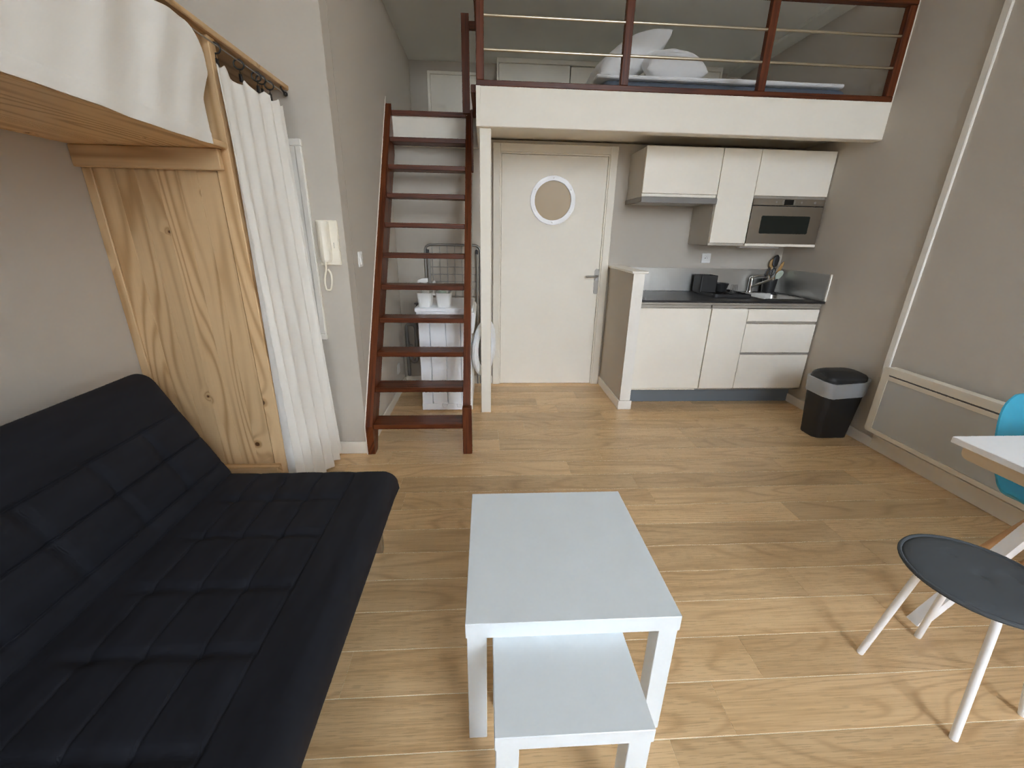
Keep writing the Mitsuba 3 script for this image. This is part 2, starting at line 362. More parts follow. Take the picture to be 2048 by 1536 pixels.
add('wall_strip', strip(XS+.0003, -.7872), 'paint_white', ld, label='thin pale filler strip against the wall')
nw = thing('newel_post', 'tall thin dark red handrail post at the top of the ladder', 'handrail')
wood('post', hull([(x, y, z) for x in (-.172, -.118) for y, z in ((3.585, 2.235), (3.64, 2.235), (3.585, 2.832), (3.64, 2.832))]), 'mahogany', 2, nw)
wood('tail', bx(-.1115, -.098, 3.585, 3.64, 1.845, 2.26), 'mahogany', 2, nw)
wood('link_rail', bx(-.1175, -.03, 3.592, 3.632, 2.748, 2.793), 'mahogany', 0, nw)
wood('side_rail', bx(-.075, -.03, 3.1925, 3.5915, 2.748, 2.793), 'mahogany', 1, nw)

# ------------------------------------------------------------------ things up in the loft
cz = thing('loft_closet', 'grey-white low closet with sliding doors along the back of the loft', 'closet')
add('frame', cat(bx(.112, 2.462, 5.03, 5.06, 3.030, ZC-.001), bx(.112, .13, 5.03, 5.06, ZL, 3.03), bx(2.444, 2.462, 5.03, 5.06, ZL, 3.03), bx(.112, .13, 5.06, 5.198, ZL, ZC-.001), bx(2.444, 2.462, 5.06, 5.198, ZL, ZC-.001)), 'front_white', cz)
for a, b, y in ((.134, .862, 5.045), (.872, 1.65, 5.062), (1.655, 2.440, 5.045)):
    add('door', bx(a, b, y, y+.014, ZL+.005, 3.028), 'front_white', cz)
d2 = thing('door_2', 'small pale hatch door low in the loft wall above the ladder', 'door', kind='structure')
for a, b, c, d in ((-.61, -.58, ZL, 2.98), (-.05, -.02, ZL, 2.98), (-.61, -.02, 2.952, 2.98)): add('frame', bx(a, b, YU-.02, YU-.0005, c, d), 'front_white', d2)
add('leaf', bx(-.578, -.052, YU-.012, YU-.0005, ZL+.004, 2.95), 'front_white', d2)
def pillow(name, w, h, t, rot, loc, label, pinch=.06):
    def f(u, v):
        a, b = u*2-1, v*2-1
        e = (1-np.abs(a)**2.6)*(1-np.abs(b)**2.6)
        return a, b, np.clip(e, 0, 1)**.55
    def top(s):
        def g(u, v):
            a, b, e = f(u, v); x = a*(w/2)*(1-pinch*(1-np.abs(b)**2)*np.abs(a)**2); y = b*(h/2)*(1-pinch*(1-np.abs(a)**2)*np.abs(b)**2)
            nz = meshkit.noise(np.stack([a*3, b*3, 0*a+s], -1), 3)
            return np.stack([x, y, s*t/2*e*(.88+.24*nz)], -1)
        return g
    m1, m2 = grid(top(1), 28, 22), grid(top(-1), 28, 22); m2.faces = m2.faces[:, ::-1]
    m = cat(m1, m2); m.merge_vertices(); m.apply_transform(trimesh.transformations.euler_matrix(*rot)); m.apply_translation(loc)
    return add(name, m, 'linen_white', smooth=True, label=label, cat='pillow', group=None)
def slabmesh(x0, x1, y0, y1, z0, z1, r, amp=.006, seed=1):
    P = np.array([(x, y, z) for x in (x0+r, x1-r) for y in (y0+r, y1-r) for z in (z0+r, z1-r)])
    s = trimesh.creation.icosphere(2, r); m = hull((P[:, None]+s.vertices[None]).reshape(-1, 3))
    m = m.subdivide_to_size(.12); V = np.array(m.vertices); N = np.array(m.vertex_normals)
    m.vertices = V+N*amp*(meshkit.noise(V*6, seed)-.5)[:, None]; return m
mt = thing('mattress', 'mattress with a blue-grey fitted sheet lying on the loft floor', 'mattress')
add('body', slabmesh(.86, 2.745, 3.56, 4.96, ZL+.002, 2.478, .05), 'sheet_blue', mt, smooth=40)
add('duvet', slabmesh(.80, 2.70, 3.548, 4.96, 2.479, 2.508, .014, .012, 5), 'linen_white', 'mattress', smooth=40)
labels['mattress__duvet'] = {'label': 'white duvet on top'}
pillow('pillow', .66, .44, .25, (0, -.55, .10), (1.105, 3.92, 2.69), 'large white pillow propped up on the loft mattress', .10)
pillow('pillow', .46, .34, .19, (.45, .04, -.05), (1.41, 3.70, 2.615), 'smaller white pillow lying in front of the propped one', .03)

# ------------------------------------------------------------------ kitchen: lower row
YK = 3.28
def front(name, x0, x1, z0, z1, parent, y=YK, mat='front_white', t=.018): return add(name, bx(x0, x1, y, y+t, z0, z1, .0015), mat, parent)
fc = thing('fridge_cabinet', 'wide white kitchen cabinet next to the partition under the worktop', 'cabinet', 'lower kitchen cabinets')
add('body', bx(1.226, 1.826, YK+.019, YB-.002, .152, .862), 'carcass_grey', fc)
front('door', 1.229, 1.823, .171, .857, fc)
add('lower_lip', bx(1.229, 1.80, YK+.003, YK+.018, .155, .166), 'front_white', fc)
bc = thing('base_cabinet', 'narrow white kitchen base cabinet between the wide door and the drawers', 'cabinet', 'lower kitchen cabinets')
add('body', bx(1.829, 2.140, YK+.019, YB-.002, .152, .862), 'carcass_grey', bc)
front('door', 1.832, 2.138, .171, .857, bc)
dc = thing('drawer_cabinet', 'white kitchen cabinet with three drawers under the sink', 'cabinet', 'lower kitchen cabinets')
add('body', bx(2.142, 2.748, YK+.019, YB-.002,   .152, .790), 'grey_rail', dc)
for a, b in ((.757, .857), (.492, .734), (.171, .470)): front('drawer', 2.142, 2.746, a, b, dc)
add('rail', bx(2.142, 2.745, YK+.006, YK+.0185, .735, .756), 'grey_rail', dc); add('rail', bx(2.142, 2.745, YK+.006, YK+.0185, .471, .491), 'grey_rail', dc)
add('kickboard', bx(1.226, 2.752, 3.40, 3.415, 0, .1515), 'plinth_grey', label='blue-grey kickboard under the white kitchen cabinets', cat='kickboard')
gr = thing('grip_rail', 'grey aluminium grip rail running below the black worktop', 'rail')
add('upper_profile', bx(1.226, 2.752, YK+.002, YK+.04, .886, .9075), 'grey_rail', gr); add('lower_profile', bx(1.226, 1.823, YK+.008, YK+.04, .8625, .885), 'grey_rail', gr); add('lower_profile', bx(1.832, 2.752, YK+.008, YK+.04, .8625, .885), 'grey_rail', gr)
sink_o = rrect(2.30, 2.715, 3.40, 3.83, .05)
top = sbox(1.224, 3.26, 2.757, YB-.001).difference(rrect(2.315, 2.70, 3.415, 3.815, .045))
add('worktop', extr(top, .908, .924), 'black_top', label='black kitchen worktop with an inset sink', cat='worktop')
sp = thing('splashback', 'brushed steel splashback around the black worktop', 'splashback')
add('back_panel', bx(1.224, 2.745, YB-.008, YB-.0008, .925, 1.132, .001), 'steel', sp)
add('side_panel', bx(2.7505, 2.7595, 3.272, YB-.009, .925, 1.138, .001), 'steel', sp)
add('end_strip', bx(2.7485, 2.7597, 3.258, 3.2715, .925, 1.140, .001), 'paint_white', sp, label='pale end strip')
sk = thing('sink', 'stainless steel sink bowl set into the black worktop', 'sink')
def bowl():
    rings = []
    for r, dz in ((0, .9245), (.0, .927), (-.012, .9265), (-.016, .920), (-.022, .84), (-.04, .80), (-.10, .797)):
        g = rrect(2.30-r, 2.715+r, 3.40-r, 3.83+r, max(.05+r, .02), 8) if r > -.04 else rrect(2.30-r, 2.715+r, 3.40-r, 3.83+r, .04, 8)
        c = np.array(g.exterior.coords)[:-1]; rings.append(np.c_[c, np.full(len(c), dz)])
    n = min(len(r) for r in rings); rings = [r[np.linspace(0, len(r)-1, n).astype(int)] for r in rings]
    V = np.vstack(rings+[[[2.5075, 3.615, .795]]]); F = []
    for i in range(len(rings)-1):
        for k in range(n):
            l = (k+1) % n; F += [[i*n+k, i*n+l, (i+1)*n+l], [i*n+k, (i+1)*n+l, (i+1)*n+k]]
    b = (len(rings)-1)*n
    for k in range(n): F.append([b+k, b+(k+1) % n, len(V)-1])
    return trimesh.Trimesh(V, F, process=False)
add('bowl', bowl(), 'steel', sk, smooth=40)
add('drain', lathe([(0, .7985), (.03, .7985), (.034, .797), (.034, .7955), (0, .7955)], (2.5075, 3.615, 0), 24), 'chrome', sk, smooth=40)
ft = thing('faucet', 'chrome mixer tap standing behind the sink', 'faucet')
add('body', lathe([(0, .924), (.024, .924), (.024, .93), (.020, .936), (.019, 1.035), (.021, 1.04), (.0205, 1.052), (.012, 1.066), (0, 1.07)], (2.482, 3.862, 0), 24), 'chrome', ft, smooth=40)
add('lever', tube([(2.482, 3.862, 1.062), (2.53, 3.85, 1.076), (2.585, 3.84, 1.080)], [.013, .010, .007], 12), 'chrome', ft, smooth=40)
add('spout', tube(arc([(2.482, 3.862, .972), (2.485, 3.85, .975), (2.57, 3.70, 1.062), (2.577, 3.69, 1.05)], .02), .011, 12), 'chrome', ft, smooth=40)
# dish rack, black containers, pot with utensils
dr_ = thing('dish_rack', 'black plastic dish drainer tray with prongs left of the sink', 'dish rack')
def tray(x0, x1, y0, y1, z0, h, t, r):
    o = rrect(x0, x1, y0, y1, r); i = rrect(x0+t, x1-t, y0+t, y1-t, max(r-t, .004))
    return cat(extr(o, z0, z0+t), extr(o.difference(i), z0+t, z0+h))
add('tray', tray(1.93, 2.27, 3.47, 3.87, .9245, .024, .006, .03), 'black_plastic', dr_)
for k in range(4):
    x = 2.222+.014*k
    add('prong', tube(arc([(x, 3.70, .931), (x, 3.70, 1.005), (x+.004, 3.74, 1.005), (x+.004, 3.74, .931)], .015), .0022, 6), 'wire_grey', dr_, smooth=40)
for k in range(5): add('slat', bx(1.96+.05*k, 1.975+.05*k, 3.49, 3.86, .931, .938), 'black_plastic', dr_)
cb = add('storage_box', tray(1.915, 2.068, 3.70, 3.85, .9385, .145, .004, .012), 'black_plastic', label='tall black box standing in the dish drainer', cat='box')
add('bowl_black', lathe([(0, .939), (.05, .939), (.068, .998), (.072, 1.012), (.068, 1.012), (.062, .995), (.045, .944), (0, .944)], (2.14, 3.775, 0), 28), 'black_plastic', smooth=40, label='low black bowl beside the tall black box in the drainer', cat='bowl')
add('utensil_pot', lathe([(0, .9245), (.058, .9245), (.061, .93), (.071, 1.058), (.068, 1.058), (.056, .932), (0, .930)], (2.615, 3.79, 0), 32).apply_translation([0, 0, 0]) or None, 'black_plastic', smooth=40, label='black utensil pot next to the sink', cat='pot') if False else None
pm = lathe([(0, .928), (.050, .928), (.053, .933), (.064, 1.052), (.061, 1.052), (.049, .936), (0, .934)], (2.635, 3.825, 0), 32)
add('utensil_pot', pm, 'black_plastic', smooth=40, label='black utensil pot beside the sink tap', cat='pot')
P0 = np.array([2.635, 3.825, .936])
def spoon(name, foot, tip, w, l, mat, label, cat_, r=.005, flat=.006):
    a, b = P0+np.array(foot), np.array(tip, float); d = (b-a)/np.linalg.norm(b-a); L = np.linalg.norm(b-a)
    side = np.cross(d, [0, 1, 0]); side /= np.linalg.norm(side); nn = np.cross(side, d)
    hd = []
    for t in np.linspace(0, 1, 9):
        ww = w*math.sqrt(max(1-(2*t-1)**2, 0))**.8+.003
        for s in np.linspace(-1, 1, 5):
            for q in (-1, 1): hd.append(b-d*l*(1-t)+side*ww*s+nn*flat*q*(.4+.6*(1-s*s)))
    hk = thing(name, label, cat_, None)
    add('handle', tube([a, b-d*l*.9], r, 10), mat, hk, smooth=40); add('head', hull(hd), mat, hk, smooth=50)
spoon('spatula', (-.01, .0, 0), (2.685, 3.86, 1.262), .024, .11, 'black_plastic', 'black kitchen spatula standing highest in the utensil pot', 'spatula')
spoon('wooden_spoon', (.0, .015, 0), (2.655, 3.872, 1.225), .022, .08, 'spoon_wood', 'pale wooden spoon at the back of the utensil pot', 'spoon')
spoon('wooden_spatula', (-.015, -.01, 0), (2.735, 3.83, 1.205), .012, .15, 'spoon_wood', 'narrow wooden spatula leaning to the right in the utensil pot', 'spatula')
spoon('ladle', (-.02, .01, 0), (2.715, 3.79, 1.128), .026, .085, 'utensil_sage', 'pale sage spoon leaning low out of the utensil pot', 'spoon')
sc = thing('scissors', 'kitchen scissors with dark loop handles in the utensil pot', 'scissors')
add('blades', hull([(2.60+.006*a, 3.80+.003*b, z) for a in (-1, 1) for b in (-1, 1) for z in (.95, 1.075)]), 'steel', sc)
for s in (-1, 1):
    t = np.linspace(0, 2*np.pi, 20, endpoint=False)
    add('handle_loop', tube(np.c_[2.598+s*.024+.018*np.cos(t)+.010*np.sin(t), np.full(20, 3.79), 1.112+.034*np.sin(t)], .005, 8, closed=True), 'black_plastic', sc, smooth=40)
ol = thing('wall_outlet', 'white wall socket above the steel splashback', 'wall outlet')
add('plate', bx(1.983, 2.070, YB-.010, YB-.0005, 1.180, 1.266, .003), 'plastic_white', ol)
add('socket', lathe([(.0, -.0105), (.020, -.0105), (.022, -.012), (.024, -.012), (.024, -.0101), (0, -.0101)], (2.0265, YB, 1.223), 28, 'y'), 'plastic_white', ol)
for dx in (-.009, .009): add('hole', lathe([(0, -.0112), (.0032, -.0112), (.0032, -.0106), (0, -.0106)], (2.0265+dx, YB, 1.223), 10, 'y'), 'display_black', ol)
add('earth_pin', lathe([(0, -.016), (.002, -.0155), (.0024, -.0106), (0, -.0106)], (2.0265, YB, 1.236), 10, 'y'), 'steel', ol)

# ------------------------------------------------------------------ kitchen: wall units
YT = 3.52
u1 = thing('wall_cabinet', 'wide white wall cabinet above the range hood', 'cabinet', 'kitchen wall cabinets')
add('body', bx(1.226, 1.832, YT+.019, YB-.001, 1.6945, 2.050), 'carcass_grey', u1)
front('door', 1.226, 1.832, 1.722, 2.052, u1, YT); add('lower_lip', bx(1.226, 1.832, YT+.008, YT+.0185, 1.698, 1.720), 'front_white', u1)
rh = thing('range_hood', 'flat grey slide-out range hood under the wide wall cabinet', 'range hood')
add('body', bx(1.216, 1.832, YT-.015, YB-.001, 1.662, 1.694, .002), 'hood_grey', rh); add('front_edge', bx(1.216, 1.832, YT-.022, YT-.0155, 1.652, 1.694, .002), 'hood_grey', rh)
add('filter', bx(1.25, 1.80, YT+.03, YB-.06, 1.655, 1.6615, .001), 'steel_dull', rh)
u2 = thing('wall_cabinet', 'tall narrow white wall cabinet between hood and microwave', 'cabinet', 'kitchen wall cabinets')
add('body', bx(1.8335, 2.139, YT+.019, YB-.001, 1.340, 2.050), 'carcass_grey', u2); front('door', 1.837, 2.138, 1.362, 2.052, u2, YT)
u3 = thing('wall_cabinet', 'white wall cabinet right above the microwave', 'cabinet', 'kitchen wall cabinets')
add('body', bx(2.1405, 2.752, YT+.019, YB-.001, 1.704, 2.050), 'carcass_grey', u3); front('door', 2.142, 2.750, 1.725, 2.052, u3, YT); add('rail', bx(2.142, 2.745, YT+.010, YT+.0185, 1.704, 1.7245), 'grey_rail', u3)
add('microwave_shelf', bx(2.1405, 2.752, YT-.002, YB-.001, 1.340, 1.3615), 'front_white', label='thin white shelf board carrying the microwave', cat='shelf')
mw = thing('microwave', 'built-in microwave with a taupe steel front and a dark window', 'microwave')
add('body', bx(2.145, 2.748, YT+.02, YB-.01, 1.362, 1.703), 'carcass_grey', mw)
cpn = add('control_panel', bx(2.143, 2.744, YT-.004, YT+.0195, 1.654, 1.7035, .002), 'taupe_steel', mw)
wn = rrect(2.236, 2.650, 1.440, 1.577, .012)
mdr = add('door', extr(sbox(2.143, 1.3625, 2.744, 1.648).difference(wn), YT-.004, YT+.0195, 'y'), 'taupe_steel', mw)
add('window', extr(wn, YT-.0035, YT+.012, 'y'), 'glass_dark', mdr, label='dark glass window')
add('inner_screen', bx(2.30, 2.575, YT-.0042, YT-.0036, 1.444, 1.573, .0002), 'display_black', mw) if False else None
add('display', bx(2.402, 2.478, YT-.0065, YT-.0042, 1.660, 1.699, .0008), 'display_black', cpn, label='black display')
add('door_gap', bx(2.143, 2.744, YT+.006, YT+.0195, 1.6485, 1.6535, .0005), 'black_plastic', mw)
for x, r in ((2.335, .008), (2.360, .003), (2.386, .004), (2.490, .0045), (2.520, .003), (2.547, .008), (2.660, .010)):
    add('button', lathe([(0, -.0015), (r*.8, -.0015), (r, -.0002), (0, -.0002)], (x, YT-.004, 1.680), 16, 'y'), 'alu', cpn)
add('button', bx(2.386, 2.396, YT-.0055, YT-.0042, 1.668, 1.676, .0005), 'alu', cpn); add('button', bx(2.386, 2.396, YT-.0055, YT-.0042, 1.685, 1.693, .0005), 'alu', cpn); add('button', bx(2.485, 2.490, YT-.0055, YT-.0042, 1.664, 1.697, .0005), 'alu', cpn)
add('under_cabinet_light', bx(2.185, 2.54, 3.66, 3.72, 1.322, 1.3395, .004), 'plastic_white', label='slim white light strip under the microwave shelf', cat='light')

# ------------------------------------------------------------------ under the stairs
wm = thing('washing_machine', 'white front-loading washing machine behind the ladder seen from its ribbed side', 'washing machine')
yw = 3.211
def rib_side():
    """side panel with three vertical grooves and rounded ends"""
    p = bx(-.530, -.118, yw, yw+.012, .012, .80, .002); return p
add('body', bx(-.530, -.118, yw+.035, 3.765, .012, .805, .006), 'appliance_white', wm)
gx = [-.530, -.439, -.317, -.201, -.118]
for a, b in zip(gx[:-1], gx[1:]):
    add('side_panel', hull([(x, y, z) for x, y in ((a+.004, yw+.0345), (a+.005, yw), (b-.005, yw), (b-.004, yw+.0345)) for z in (.07, .80)]), 'appliance_white', wm)
add('side_base', bx(-.530, -.118, yw, yw+.0345, .012, .0695, .002), 'appliance_white', wm)
for x in (-.345, -.225): add('foot_recess', lathe([(0, -.004), (.018, -.004), (.024, -.0002), (0, -.0002)], (x, yw, .055), 20, 'y'), 'appliance_white', wm, smooth=30)
add('top_lid', bx(-.548, -.104, yw-.012, 3.77, .826, .858, .006), 'appliance_white', wm); add('top_rim', bx(-.538, -.108, yw-.006, 3.767, .8055, .8258, .004), 'appliance_white', wm)
add('control_fascia', hull([(x, y, z) for y in (yw-.002, 3.765) for x, z in ((-.1175, .66), (-.1175, .825), (-.098, .825), (-.085, .80), (-.095, .70), (-.105, .66))]), 'appliance_white', wm)
for x in (-.50, -.15):
    for y in (3.26, 3.74): add('foot', lathe([(0, 0), (.02, 0), (.02, .0119), (0, .0119)], (x, y, 0), 14), 'black_plastic', wm)
# open porthole door, hinged at the front and swung towards the camera
dm = lathe([(.160, .0), (.18, .0), (.215, .008), (.235, .026), (.235, .042), (.20, .054), (.168, .046), (.160, .03), (.160, 0)], (0, 0, 0), 40); dm.faces = np.vstack([dm.faces])
gl = lathe([(0, .040), (.08, .038), (.14, .034), (.161, .026), (.15, .006), (.09, -.05), (0, -.06)], (0, 0, 0), 32)
Mx = trimesh.transformations.rotation_matrix(math.radians(90), [0, 1, 0]); Mz = trimesh.transformations.rotation_matrix(math.radians(-22), [0, 0, 1])
for m in (dm, gl): m.apply_transform(Mz@Mx); m.apply_translation([-.045, 3.40, .50])
wmd = add('door', dm, 'appliance_white', wm, smooth=40, label='open round door'); add('glass', gl, 'glass_dark', wmd, smooth=40)
add('door_hinge', bx(-.117, -.07, 3.50, 3.53, .45, .52), 'steel_dull', wm)
cd = thing('cleaning_caddy', 'white two-bucket caddy on top of the washing machine', 'caddy')
def bucket(x0, x1, y0, y1, z0, z1, t=.003, fl=.012):
    rs = []
    for (e, z) in ((-.0, z0), (fl, z1), (fl+.006, z1), (fl+.006, z1-.004)): rs.append((e, z))
    def ring(e, z, r=.022):
        c = np.array(rrect(x0-e, x1+e, y0-e, y1+e, r, 5).exterior.coords)[:-1]; return np.c_[c, np.full(len(c), z)]
    R = [ring(0, z0), ring(fl, z1), ring(fl-t, z1), ring(-t, z0+t)]; n = len(R[0]); V = np.vstack(R+[[[(x0+x1)/2, (y0+y1)/2, z0], [(x0+x1)/2, (y0+y1)/2, z0+t]]]); F = []
    for i in range(3):
        for k in range(n):
            l = (k+1) % n; F += [[i*n+k, i*n+l, (i+1)*n+l], [i*n+k, (i+1)*n+l, (i+1)*n+k]]
    for k in range(n): F += [[4*n, (k+1) % n, k], [4*n+1, 3*n+k, 3*n+(k+1) % n]]
    return trimesh.Trimesh(V, F, process=False)
add('bucket', bucket(-.520, -.430, 3.24, 3.40, .859, .965), 'plastic_white', cd, smooth=35); add('bucket', bucket(-.378, -.285, 3.24, 3.40, .859, .965), 'plastic_white', cd, smooth=35)
add('bridge', bx(-.4185, -.3895, 3.26, 3.38, .945, .962), 'plastic_white', cd); add('handle', tube(arc([(-.405, 3.28, .962), (-.405, 3.28, 1.04), (-.405, 3.36, 1.04), (-.405, 3.36, .962)], .02), .008, 10), 'plastic_white', cd, smooth=40)
def bottle(x, y, z, h, r, body, capm, label, trig=False):
    b = thing('cleaning_bottle', label, 'bottle', None)
    add('body', lathe([(0, z), (r*.9, z), (r, z+.006), (r, z+h*.6), (r*.45, z+h*.78), (r*.4, z+h*.85), (0, z+h*.85)], (x, y, 0), 20), body, b, smooth=40)
    add('neck', lathe([(0, z+h*.85), (r*.5, z+h*.85), (r*.5, z+h), (0, z+h)], (x, y, 0), 16), capm, b, smooth=40)
    if trig:
        add('spray_head', hull([(x+a, y+c, z+h+d) for c in (-.012, .012) for a, d in ((-.055, -.004), (-.055, .012), (-.02, .028), (.025, .03), (.025, .0005), (-.02, .0005))]), capm, b)
        add('trigger', hull([(x+a, y+c, z+h+d) for c in (-.006, .006) for a, d in ((-.03, 0), (-.038, 0), (-.045, -.035), (-.039, -.035))]), 'black_plastic', b)
bottle(-.475, 3.32, .8625, .175, .032, 'plastic_white', 'plastic_white', 'white trigger spray bottle in the left bucket of the caddy', True)
bottle(-.340, 3.30, .8625, .172, .030, 'bottle_green', 'plastic_white', 'small bottle with a white cap in the right bucket of the caddy')
bottle(-.310, 3.355, .8625, .13, .022, 'plastic_white', 'plastic_white', 'short white bottle behind in the right bucket of the caddy')
rk = thing('drying_rack', 'folded grey wire drying rack leaning against the wall behind the ladder', 'drying rack')
def RP(x, z): return (x, 3.893-.05*(1-z/1.3), z)
fr = arc([RP(-.54, .02), RP(-.54, 1.30), RP(-.055, 1.30), RP(-.055, .02)], .06, 8)
add('outer_frame', tube(fr, .010, 10), 'wire_grey', rk, smooth=40)
fr2 = arc([(p[0], p[1]-.025, p[2]) for p in (RP(-.512, .03), RP(-.512, 1.225), )], .06, 8)
for x in (-.512, -.502, -.085): add('leg_bar', tube([(x, RP(0, .03)[1]-.028, .03), (x, RP(0, 1.2)[1]-.028, 1.235)], .008, 8), 'wire_grey', rk, smooth=40)
for x in (-.515, -.085): add('hinge_cap', bx(x-.012, x+.012, RP(0, 1.235)[1]-.038, RP(0, 1.235)[1]-.0185, 1.225, 1.262), 'black_plastic', rk)
for k in range(7): x = -.478+.0655*k; add('wire', tube([RP(x, .50), RP(x, 1.295)], .0028, 6), 'wire_grey', rk, smooth=40)
for k in range(12): z = 1.112-.064*k; add('wire', tube([RP(-.535, z), RP(-.06, z)], .0028, 6), 'wire_grey', rk, smooth=40)
dp = thing('drain_pipes', 'dark drain pipes and hoses against the wall left of the washing machine', 'pipes')
add('trap', tube(arc([(-.74, 3.85, .10), (-.74, 3.85, .60), (-.655, 3.84, .60), (-.655, 3.84, .25), (-.70, 3.80, .25), (-.70, 3.80, .42)], .04), .016, 12), 'pipe_grey', dp, smooth=40)
add('hose', tube(arc([(-.60, 3.84, .72), (-.615, 3.82, .50), (-.57, 3.78, .30), (-.60, 3.80, .12), (-.54, 3.80, .10)], .08), .010, 10), 'hose_grey', dp, smooth=40)
add('hose', tube(arc([(-.63, 3.85, .78), (-.64, 3.83, .62), (-.60, 3.80, .52), (-.545, 3.80, .55)], .06), .010, 10), 'hose_grey', dp, smooth=40)
add('valve', cat(lathe([(0, -.05), (.014, -.05), (.014, 0), (0, 0)], (-.63, YB-.001, .79), 14, 'y'), bx(-.655, -.605, YB-.062, YB-.05, .782, .798)), 'chrome', dp)
add('valve', lathe([(0, -.05), (.018, -.05), (.018, 0), (0, 0)], (-.57, YB-.001, .655), 14, 'y'), 'plastic_white', dp)
so = thing('stair_outlet', 'small white socket low on the wall under the ladder', 'wall outlet')
add('plate', bx(XS, XS+.010, 3.565, 3.650, .205, .290, .003), 'plastic_white', so)

# ------------------------------------------------------------------ intercom, switch, electrical panel on the entry wall
ic = thing('intercom', 'cream intercom handset on the wall between the curtain and the ladder', 'intercom')
yi = YE
add('base_plate', bx(-.938, -.822, yi-.022, yi-.0003, 1.211, 1.450, .005), 'plastic_cream', ic)
hs = [(-.928, yi-.0225), (-.928, yi-.040), (-.915, yi-.058), (-.895, yi-.064), (-.875, yi-.055), (-.864, yi-.036), (-.864, yi-.0225)]
hm = extr(Polygon(hs), 1.232, 1.442); V = np.array(hm.vertices); k = np.clip((1.265-V[:, 2])/.033, 0, 1); hm.vertices = V
add('handset', hull([(x, y, z) for x, y in hs for z in (1.245, 1.444)]+[(x*.75+(-.897)*.25, y, 1.230) for x, y in hs]), 'plastic_cream', ic, smooth=40)
for z in (1.236, 1.252): add('button', lathe([(0, -.004), (.0045, -.004), (.005, 0), (0, 0)], (-.931, yi-.022, z), 10, 'y'), 'plastic_white', ic)
for k in range(5): add('speaker_slot', bx(-.852, -.846, yi-.0235, yi-.0221, 1.305+.006*k, 1.308+.006*k, .0003), 'grey_rail', ic)
t = np.linspace(0, 1, 60); loop = arc([(-.903, yi-.035, 1.2295), (-.903, yi-.035, 1.19), (-.922, yi-.034, 1.13), (-.917, yi-.034, 1.075), (-.895, yi-.034, 1.072), (-.880, yi-.034, 1.11), (-.880, yi-.032, 1.165), (-.895, yi-.030, 1.19)], .03, 8)
add('cord', tube(loop, .0058, 8), 'plastic_cream', ic, smooth=40)
sw = thing('light_switch', 'small white light switch on the side wall between intercom and ladder', 'light switch')
add('plate', bx(XS, XS+.009, 2.728, 2.806, 1.186, 1.278, .003), 'plastic_white', sw); add('rocker', bx(XS+.0092, XS+.015, 2.748, 2.786, 1.198, 1.262, .003), 'plastic_white', sw)
ep = thing('electrical_panel', 'white framed panel door on the entry wall half hidden by the curtain', 'panel door')
for a, b, c, d in ((-1.35, -.957, 1.806, 1.841), (-1.35, -.957, .779, .812), (-.992, -.957, .8125, 1.8055), (-1.35, -1.315, .8125, 1.8055)): add('frame', bx(a, b, YE-.022, YE-.0003, c, d, .004), 'paint_white', ep)
add('door', bx(-1.3145, -.9925, YE-.014, YE-.0003, .8125, 1.8055, .002), 'paint_white', ep)

# ------------------------------------------------------------------ pine wardrobe and overhead storage
wd = thing('wardrobe', 'open pine wardrobe with a boarded end panel beside the black sofa', 'wardrobe')
wood('roof_board', bx(XL, -.985, -.35, YE-.003, 2.053, 2.073), 'pine', 1, wd)
wood('side_board', bx(XL+.001, -1.533, 1.894, 1.93, .0005, 2.052), 'pine', 2, wd)
xs = np.linspace(-1.532, -1.0665, 7)
for a, b in zip(xs[:-1], xs[1:]): wood('panel_board', bx(a+.0001, b-.0001, 1.901, 1.919, .0005, 2.052, .0006), 'pine', 2, wd)
wood('front_post', bx(-1.0600, -1.000, 1.890, 1.935, .0005, 2.052), 'pine', 2, wd)
wood('top_rail', bx(XL+.001, -1.027, 1.862, 1.8895, 1.608, 1.684), 'pine', 0, wd)
wood('bottom_rail', bx(XL+.001, -1.027, 1.846, 1.8895, .22, .296), 'pine', 0, wd)
wood('base_rail', bx(-1.085, -1.035, 1.99, 2.508, .0005, .040), 'pine', 1, wd)
wood('foot_block', bx(-1.005, -.962, 2.485, 2.5075, .0005, .040), 'pine', 1, wd)
oh = thing('overhead_shelf', 'long pine shelf box above the sofa closed by a white curtain', 'shelf')
wood('bottom_board', bx(XL+.001, -1.0, -.35, 1.8895, 1.6845, 1.706), 'pine', 1, oh)
wood('edge_strip', bx(-.9995, -.990, -.35, 1.888, 1.672, 1.700), 'pine', 1, oh) if False else None
wood('end_board', bx(XL+.001, -1.0, -.372, -.3505, 0.0005, 2.052), 'pine', 2, oh)
